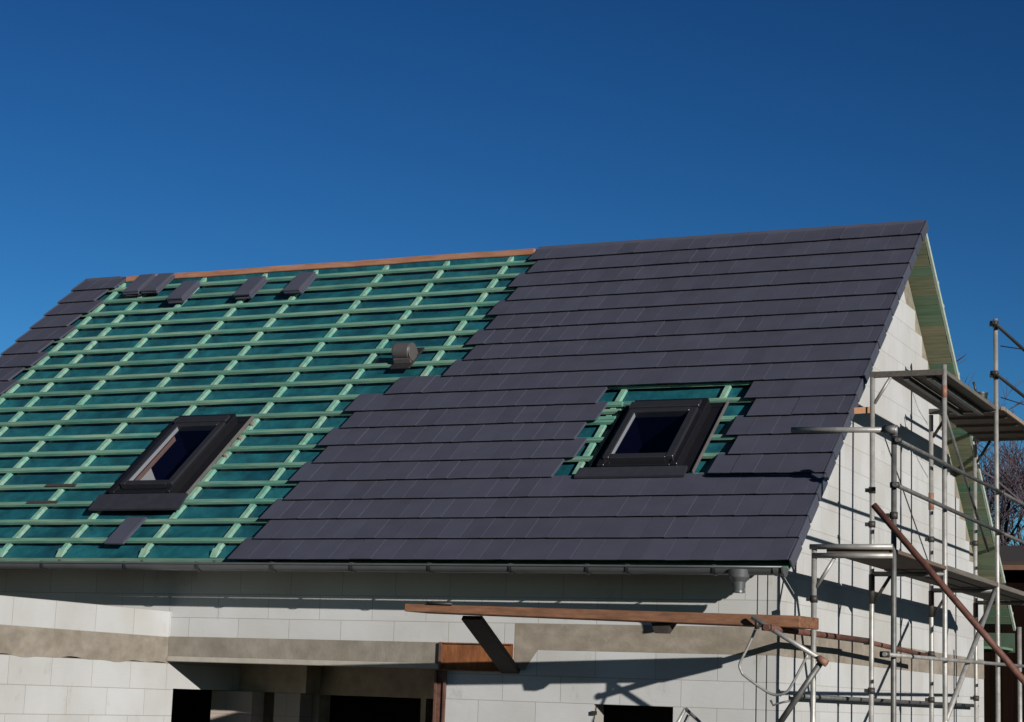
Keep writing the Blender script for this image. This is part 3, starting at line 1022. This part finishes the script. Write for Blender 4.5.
# ------------------------------------------------------------------ loose things on the battens
def loose_tile(x, s, n, rot, label, group):
    mb = MB()
    c, sn = math.cos(rot), math.sin(rot)
    w, l, th = 0.122, 0.235, 0.022
    P = []
    for nn in (n, n + th):
        for du, dv in ((-w, -l), (w, -l), (w, l), (-w, l)):
            P.append(R(x + du * c - dv * sn, s + du * sn + dv * c, nn))
    mb.hexa(P, 'tile')
    # nib at the head and side lap rib
    for nn0, nn1, u0, u1, v0, v1 in ((n + th + 0.0003, n + th + 0.006, w - 0.03, w - 0.012, -l + 0.02, l - 0.02),):
        Q = []
        for nn in (nn0, nn1):
            for du, dv in ((u0, v0), (u1, v0), (u1, v1), (u0, v1)):
                Q.append(R(x + du * c - dv * sn, s + du * sn + dv * c, nn))
        mb.hexa(Q, 'tile')
    o = mb.build('loose_tile', None, 0.003)
    return tag(o, label, 'roof tile', group, 'thing')
NB = N_MEM + 0.072
GRP = 'loose roof tiles laid out on the battens'
piles = [(-10.41, 6.27, 'the loose pile nearest the left verge'),
         (-10.13, 6.27, 'the second loose pile from the left verge'),
         (-9.57, 5.98, 'the third loose pile from the left'),
         (-8.55, 5.98, 'the fourth loose pile from the left'),
         (-7.82, 6.0, 'the rightmost loose pile below the ridge')]
for x, s, where in piles:
    for q, nm in enumerate(('bottom', 'middle', 'top')):
        loose_tile(x + rng.uniform(-0.012, 0.012), s + rng.uniform(-0.012, 0.012) - 0.006 * q, NB + 0.030 * q, rng.uniform(-0.03, 0.03),
                   'dark roof tile, %s of %s' % (nm, where), GRP)
loose_tile(-7.21, 0.56, NB, -0.03, 'single dark roof tile lying by itself below the left skylight', GRP)
for x, s, w in ((-8.60, 1.455, 'upper'), (-8.63, 1.125, 'lower')):
    mb = MB()
    mb.rbox(x - 0.21, x + 0.2, s - 0.032, s + 0.006, NB + 0.002, NB + 0.018, 'offcut')
    tag(mb.build('wood_offcut', None, 0.004), '%s dark reddish wood offcut resting on a batten left of the skylight' % w, 'wood piece', 'wood offcuts on the battens')

# ------------------------------------------------------------------ scaffolding
XI, XO = 0.10, 0.80
FY = [0.41, 2.36, 4.84, 7.10]
scaf = empty('scaffolding', (0.45, 3.7, GZ), 'grey tube scaffolding with two plank decks beside the white gable wall', 'scaffolding')
RT_ = 0.0245
def pole(x, y, z0, z1, key='galv', couplers=()):
    mb = MB()
    mb.tube([(x, y, z0), (x, y, (z0 + z1) / 2), (x, y, z1)], RT_, key, 12)
    o = mb.build('scaffold_pole', scaf)
    for zc in couplers:
        c = MB()
        c.tube([(x, y, zc - 0.03), (x, y, zc + 0.03)], RT_ + 0.010, 'coupler', 10)
        c.box(x - 0.065, x - 0.02, y - 0.018, y + 0.018, zc - 0.018, zc + 0.018, 'coupler')
        c.build('coupler', o)
    return o
pole(XI, FY[0], GZ, 0.17, couplers=(-0.30,))
pole(XO, FY[0], GZ, 1.18, 'galv_dark', couplers=(0.42,))
pole(XI, FY[1], GZ, 2.02, couplers=(0.86, 0.53, -1.05))
pole(XO, FY[1], GZ, 2.06)
pole(XI, FY[2], GZ, 1.95, couplers=(0.6, -0.62, -1.1))
pole(XO, FY[2], GZ, 2.98, couplers=(2.92, 2.36))
pole(XI, FY[3], GZ, 1.92, couplers=(0.75, 0.22, -1.05))
pole(XO, FY[3], GZ, 3.4)
pole(0.597, 7.13, GZ, -0.22)

def tube_part(name, a, b, key='galv', r=RT_):
    mb = MB()
    mb.tube([a, b], r, key, 10)
    return mb.build(name, scaf)
tube_part('transom', (XI - 0.03, FY[0] - 0.03, 0.150), (XO, FY[0] - 0.03, 0.150))
tube_part('transom', (XI, FY[0] - 0.02, 0.075), (XO, FY[0] - 0.02, 0.075))
for y in FY[1:]:
    tube_part('transom', (XI, y, 0.055), (XO, y, 0.055), 'galv_dark')
ZU = 2.015
for y in FY[1:]:
    mb = MB()
    mb.box(XI - 0.02, XO, y - 0.025, y + 0.025, ZU - 0.055, ZU, 'deck' if y < 3 else 'galv_dark')
    mb.build('transom', scaf)
def brace(x, y, z, sgn, key):
    tube_part('corner_brace', (x, y, z - 0.26), (x + sgn * 0.16, y, z - 0.005), key, 0.016)
brace(XI + 0.02, FY[0], 0.06, 1, 'galv')
for y in FY[1:]:
    brace(XI + 0.02, y, 0.04, 1, 'coupler'); brace(XI + 0.02, y, ZU - 0.05, 1, 'galv' if y < 3 else 'coupler')
    mb = MB(); mb.tube([(XI, y, -0.23), (XI, y, 0.05)], 0.030, 'coupler', 10); mb.build('pole_sleeve', scaf)
mb = MB(); mb.tube([(XI, FY[2], 0.92), (XI, FY[2], 1.10)], 0.030, 'coupler_worn', 10); mb.build('pole_sleeve', scaf)
mb = MB(); mb.tube([(XO, FY[1], 1.74), (XO, FY[1], 1.86)], 0.0262, 'coupler_worn', 10); mb.build('pole_sleeve', scaf)
def deck(y0, y1, z, planks, key, th=0.045, x0=0.2, x1=XO + 0.03, gap=0.008):
    w = (x1 - x0) / planks
    for i in range(planks):
        mb = MB()
        a = x0 + i * w + gap; b = x0 + (i + 1) * w - gap
        dz = rng.uniform(-0.005, 0.005)
        mb.box(a, b, y0 + rng.uniform(-0.02, 0.02), y1 + rng.uniform(-0.02, 0.02), z + dz, z + dz + th, key)
        mb.build('deck_plank', scaf, 0.004)
deck(0.40, 2.33, 0.100, 1, 'ply', 0.035)
deck(2.36, 4.80, 0.090, 3, 'deck', 0.05, gap=0.012)
deck(4.82, 7.20, 0.085, 3, 'deck', 0.05, gap=0.012)
deck(2.40, 4.80, ZU - 0.040, 3, 'deck', 0.042, x0=0.22, gap=0.022)
deck(4.85, 7.15, ZU - 0.030, 1, 'ply', 0.03, x0=0.12, x1=XO + 0.04)
for y in (5.3, 5.9, 6.5):
    mb = MB()
    mb.box(0.14, XO + 0.02, y, y + 0.03, ZU - 0.055, ZU - 0.031, 'deck')
    mb.build('deck_rib', scaf)
for x in (0.40, 0.62):
    mb = MB()
    mb.box(x, x + 0.05, 2.39, 4.81, ZU - 0.085, ZU - 0.048, 'galv_dark')
    mb.build('deck_rib', scaf)
mb = MB(); mb.box(XO + 0.045, XO + 0.075, 4.86, 7.6, ZU - 0.03, ZU + 0.01, 'deck_edge'); mb.build('deck_edge', scaf)
def rail(z, y0, y1, x=XO + 0.045, key='galv_dark', name='guard_rail', r=0.019, z1=None):
    o = tube_part(name, (x, y0, z), (x, y1, z if z1 is None else z1), key, r)
    c = MB(); c.tube([(x - 0.045, y0 + 0.04, z), (x + 0.03, y0 + 0.04, z)], 0.026, 'coupler', 8); c.build('coupler', o)
    return o
rail(1.065, 0.33, 4.9, z1=1.10); rail(0.67, 0.25, 4.9, r=0.020)
rail(1.10, 4.8, 9.2); rail(0.67, 4.8, 9.2)
rail(2.88, 4.52, 8.5, key='wire'); rail(2.34, 4.52, 8.5, key='wire')
rail(-0.775, -0.10, 7.2, x=XO + 0.05, key='galv', r=0.018, z1=-0.68)
rail(-1.13, 0.95, 8.6, x=-0.20, key='galv_dark', r=0.021)
rail(-0.600, -0.78, 2.5, x=XI - 0.05, key='rust_tube', r=0.028, z1=-0.580)
rail(-0.590, 2.4, 5.2, x=XI - 0.05, key='rust_tube', r=0.024, z1=-0.645)
# horizontal tube at the top of the first outer pole, reaching back over the tiles
tube_part('cross_tube', (-0.10, FY[0] - 0.055, 1.176), (0.84, FY[0] - 0.05, 1.154), 'galv', 0.025)
c = MB()
c.tube([(XO - 0.07, FY[0] - 0.055, 1.158), (XO + 0.03, FY[0] - 0.055, 1.155)], 0.038, 'galv_dark', 10)
c.tube([(XO, FY[0] - 0.01, 1.10), (XO, FY[0] - 0.01, 1.20)], 0.036, 'galv_dark', 10)
c.build('swivel_coupler', scaf)
tube_part('raking_shore', (0.64, 0.345, 0.507), (2.25, 0.345, -1.36), 'rust_tube', 0.029)
tube_part('diagonal_brace', (XO, 4.715, 0.057), (XO, 2.05, -1.50), 'galv', 0.026)
tube_part('diagonal_brace', (0.45, 3.75, 1.95), (0.45, 6.1, 0.58), 'galv_dark', 0.018)
w = MB()
w.tube([(0.85, 4.84, 2.68), (1.2, 4.9, 2.62), (1.7, 5.0, 2.66)], 0.006, 'wire', 6)
w.build('safety_line', scaf)
w = MB()
w.tube([(0.85, 4.84, 2.12), (1.15, 4.9, 2.02), (1.7, 5.0, 2.04)], 0.006, 'wire', 6)
w.build('safety_line', scaf)
# console frame hanging at the front corner: straight tubes and a bent rod
CY = -0.45
KC = (-0.60 + 16.318) / (CY + 16.318)
def kc(*p):
    c_ = Vector((4.980407, -16.318366, -1.242374))
    return tuple(c_ + (Vector(p) - c_) * KC)
tube_part('console_tube', kc(-0.178, CY, -0.503), kc(0.423, CY, -0.843), 'galv', 0.021)
tube_part('console_tube', kc(0.423, CY, -0.85), kc(0.04, CY, -1.41), 'galv_dark', 0.025)
c = MB(); c.tube([kc(0.40, CY - 0.03, -0.83), kc(0.475, CY - 0.03, -0.872)], 0.031, 'coupler_worn', 8); c.build('coupler', scaf)
def smooth_path(pts, n=6):
    P = [Vector(p) for p in pts]; out = []
    for i in range(len(P) - 1):
        p0, p1, p2, p3 = P[max(i - 1, 0)], P[i], P[i + 1], P[min(i + 2, len(P) - 1)]
        for k in range(n):
            t = k / n
            out.append(0.5 * ((2 * p1) + (p2 - p0) * t + (2 * p0 - 5 * p1 + 4 * p2 - p3) * t * t + (3 * p1 - p0 - 3 * p2 + p3) * t ** 3))
    out.append(P[-1]); return out
c = MB()
c.tube(smooth_path([kc(-0.133, CY, -0.57), kc(-0.205, CY, -0.74), kc(-0.278, CY, -0.888), kc(-0.262, CY, -0.955), kc(-0.225, CY, -0.995), kc(-0.045, CY, -1.11), kc(0.04, CY, -1.135), kc(0.115, CY, -1.115), kc(0.165, CY, -1.06), kc(0.305, CY, -0.80)]), 0.0115, 'galv', 8)
c.build('bent_rod', scaf)
c = MB(); c.tube([kc(-0.133, CY, -0.52), kc(-0.133, CY, -0.60)], 0.021, 'coupler', 8); c.build('coupler', scaf)
c = MB(); c.tube([kc(0.165, CY - 0.01, -1.18), kc(0.10, CY - 0.03, -1.195), kc(0.025, CY - 0.04, -1.22), kc(0.005, CY - 0.04, -1.18)], 0.010, 'galv_dark', 6); c.build('hook', scaf)

# front working deck: timber beam on brackets
beam = empty('timber_beam', (-1.6, -0.1, -0.55), 'long brown timber beam with a dark diagonal strut in front of the concrete band', 'timber beam')
mb = MB()
nb = 16
BX0, BX1 = -3.16, 0.235
mb = MB()
k = mb._m('timber')
ringv = []
for i in range(nb + 1):
    t = i / nb
    a = BX0 + (BX1 - BX0) * t
    yf = -1.00 + 0.54 * t
    zt_ = -0.457 - 0.030 * t
    h = 0.068 + 0.030 * t
    ringv.append(len(mb.v))
    mb.v += [(a, yf, zt_ - h), (a + 0.06, yf + 0.36, zt_ - h), (a + 0.06, yf + 0.36, zt_), (a, yf, zt_)]
for a, b in zip(ringv[:-1], ringv[1:]):
    for j in range(4):
        mb.f.append((a + j, a + (j + 1) % 4, b + (j + 1) % 4, b + j)); mb.mi.append(k); mb.smooth.append(False)
for a in (ringv[0], ringv[-1]):
    mb.f.append((a, a + 1, a + 2, a + 3)); mb.mi.append(k); mb.smooth.append(False)
mb.build('beam', beam, 0.006)
mb = MB()
mb.hexa([(-2.79, -0.62, -0.57), (-2.60, -0.62, -0.57), (-2.79, 0.635, -1.01), (-2.97, 0.635, -1.01),
         (-2.79, -0.59, -0.535), (-2.60, -0.59, -0.535), (-2.79, 0.665, -0.97), (-2.97, 0.665, -0.97)], 'timber_dark')
mb.build('strut', beam)
mb = MB()
mb.hexa([(-1.00, -0.50, -0.655), (-0.88, -0.50, -0.655), (-0.86, -0.38, -0.56), (-1.03, -0.38, -0.56),
         (-1.00, -0.56, -0.655), (-0.88, -0.56, -0.655), (-0.86, -0.56, -0.57), (-1.03, -0.56, -0.57)], 'timber_dark')
mb.build('bracket', beam)
mb = MB(); mb.tube([(-2.95, -0.98, -0.449), (-2.72, -0.945, -0.452)], 0.012, 'coupler', 6); mb.build('clamp', beam)

mb = MB()
mb.bar((-0.03, 1.95, 1.575), (0.02, 2.62, 1.685), 0.05, 0.06, 'fresh_wood')
tag(mb.build('timber_piece'), 'short orange timber piece sticking out past the roof verge by the upper deck', 'timber')

# bucket with a stick on the upper deck
bk = empty('bucket', (0.65, 4.75, ZU + 0.02), 'small dark green bucket holding a stick on the upper scaffold deck', 'bucket')
mb = MB()
bx, by, bzz = 0.65, 4.75, ZU + 0.015
for (za, ra), (zb, rb2) in (((0.0, 0.062), (0.12, 0.080)), ((0.12, 0.086), (0.13, 0.086)), ((0.13, 0.086), (0.13, 0.074))):
    mb.tube([(bx, by, bzz + za), (bx, by, bzz + zb)], ra, 'bucket', 18, caps=False, r1=rb2)
mb.tube([(bx, by, bzz + 0.06), (bx, by, bzz + 0.062)], 0.068, 'bucket', 18)
mb.build('pail', bk)
mb = MB(); mb.tube([(bx - 0.02, by - 0.02, bzz + 0.065), (bx - 0.05, by - 0.10, bzz + 0.235)], 0.013, 'bucket', 8); mb.build('stick', bk)

# small tilted tube frame in front of the wall at the bottom edge
tr = empty('tube_frame', (-1.0, 0.3, GZ), 'grey tilted tube frame leaning right of the dark window', 'tube frame')
for a, b in (((-1.02, 0.3, -1.275), (-1.20, 0.3, -1.60)), ((-1.02, 0.3, -1.275), (-0.72, 0.3, -1.52)), ((-0.99, 0.3, -1.33), (-1.12, 0.3, -1.62))):
    mb = MB(); mb.tube([a, b, (b[0], 0.3, GZ)], 0.017, 'galv', 8); mb.build('frame_tube', tr)

# ------------------------------------------------------------------ behind the house, right
shed = empty('shed', (2.4, 19.0, GZ), 'dark brown timber shed behind the scaffolding at the right edge', 'shed')
mb = MB()
xx = -2.9
while xx < 9:
    mb.box(xx, xx + 0.19, 17.0, 17.05, GZ, 1.15, 'shed'); xx += 0.195
mb.box(-2.9, 9.0, 17.06, 22, GZ, 1.10, 'shed')
mb.build('wall', shed)
mb = MB()
mb.hexa([(-3.2, 16.6, 1.16), (9.3, 16.6, 1.16), (9.3, 22.3, 1.9), (-3.2, 22.3, 1.9), (-3.2, 16.6, 1.26), (9.3, 16.6, 1.26), (9.3, 22.3, 2.0), (-3.2, 22.3, 2.0)], 'shed_roof')
mb.build('roof', shed)
mb = MB(); mb.box(-3.2, 9.3, 16.56, 16.598, 1.12, 1.20, 'shed_trim'); mb.build('fascia', shed)

def bare_tree(x, y, h, seed, label):
    r = random.Random(seed)
    root = empty('bare_tree', (x, y, GZ), label, 'tree', 'bare winter trees behind the house')
    tk, cr = MB(), MB()
    def grow(p, d, ln, rad, depth, mb):
        pts = [p]
        q = p.copy(); dd = d.copy()
        n = 4
        for i in range(n):
            dd = (dd + Vector((r.uniform(-1, 1), r.uniform(-1, 1), r.uniform(-0.4, 0.8))) * 0.13).normalized()
            q = q + dd * ln / n
            pts.append(q.copy())
        mb.tube(pts, rad, 'bark' if depth < 3 else 'twig', 6 if depth < 2 else 4, caps=False, r1=rad * 0.55)
        if depth >= 6 or rad < 0.004: return
        nk = r.choice((2, 3, 3)) if depth else 4
        for i in range(nk + (1 if depth > 2 else 0)):
            f_ = r.uniform(0.35, 1.0)
            bp = pts[0].lerp(pts[-1], f_) if False else pts[min(n, max(1, int(f_ * n + 0.5)))]
            a = r.uniform(0, 2 * math.pi)
            sp = r.uniform(0.35, 0.85)
            side = Vector((math.cos(a), math.sin(a), 0.15))
            nd = (dd * (1 - sp * 0.45) + side * sp).normalized()
            grow(bp, nd, ln * r.uniform(0.55, 0.8), max(rad * r.uniform(0.42, 0.6), 0.010), depth + 1, cr)
    grow(Vector((x, y, GZ)), Vector((0, 0, 1)), h * 0.34, h * 0.020, 0, tk)
    tk.build('trunk', root); cr.build('crown', root)
bare_tree(-6.05, 38, 15.5, 3, 'bare winter tree between the far roof edge and the tall scaffold pole')
bare_tree(-5.0, 37, 14.5, 11, 'bare winter tree just right of the tall scaffold pole')
bare_tree(-6.0, 47, 18.0, 5, 'bare winter tree at the right edge, above the brown shed')
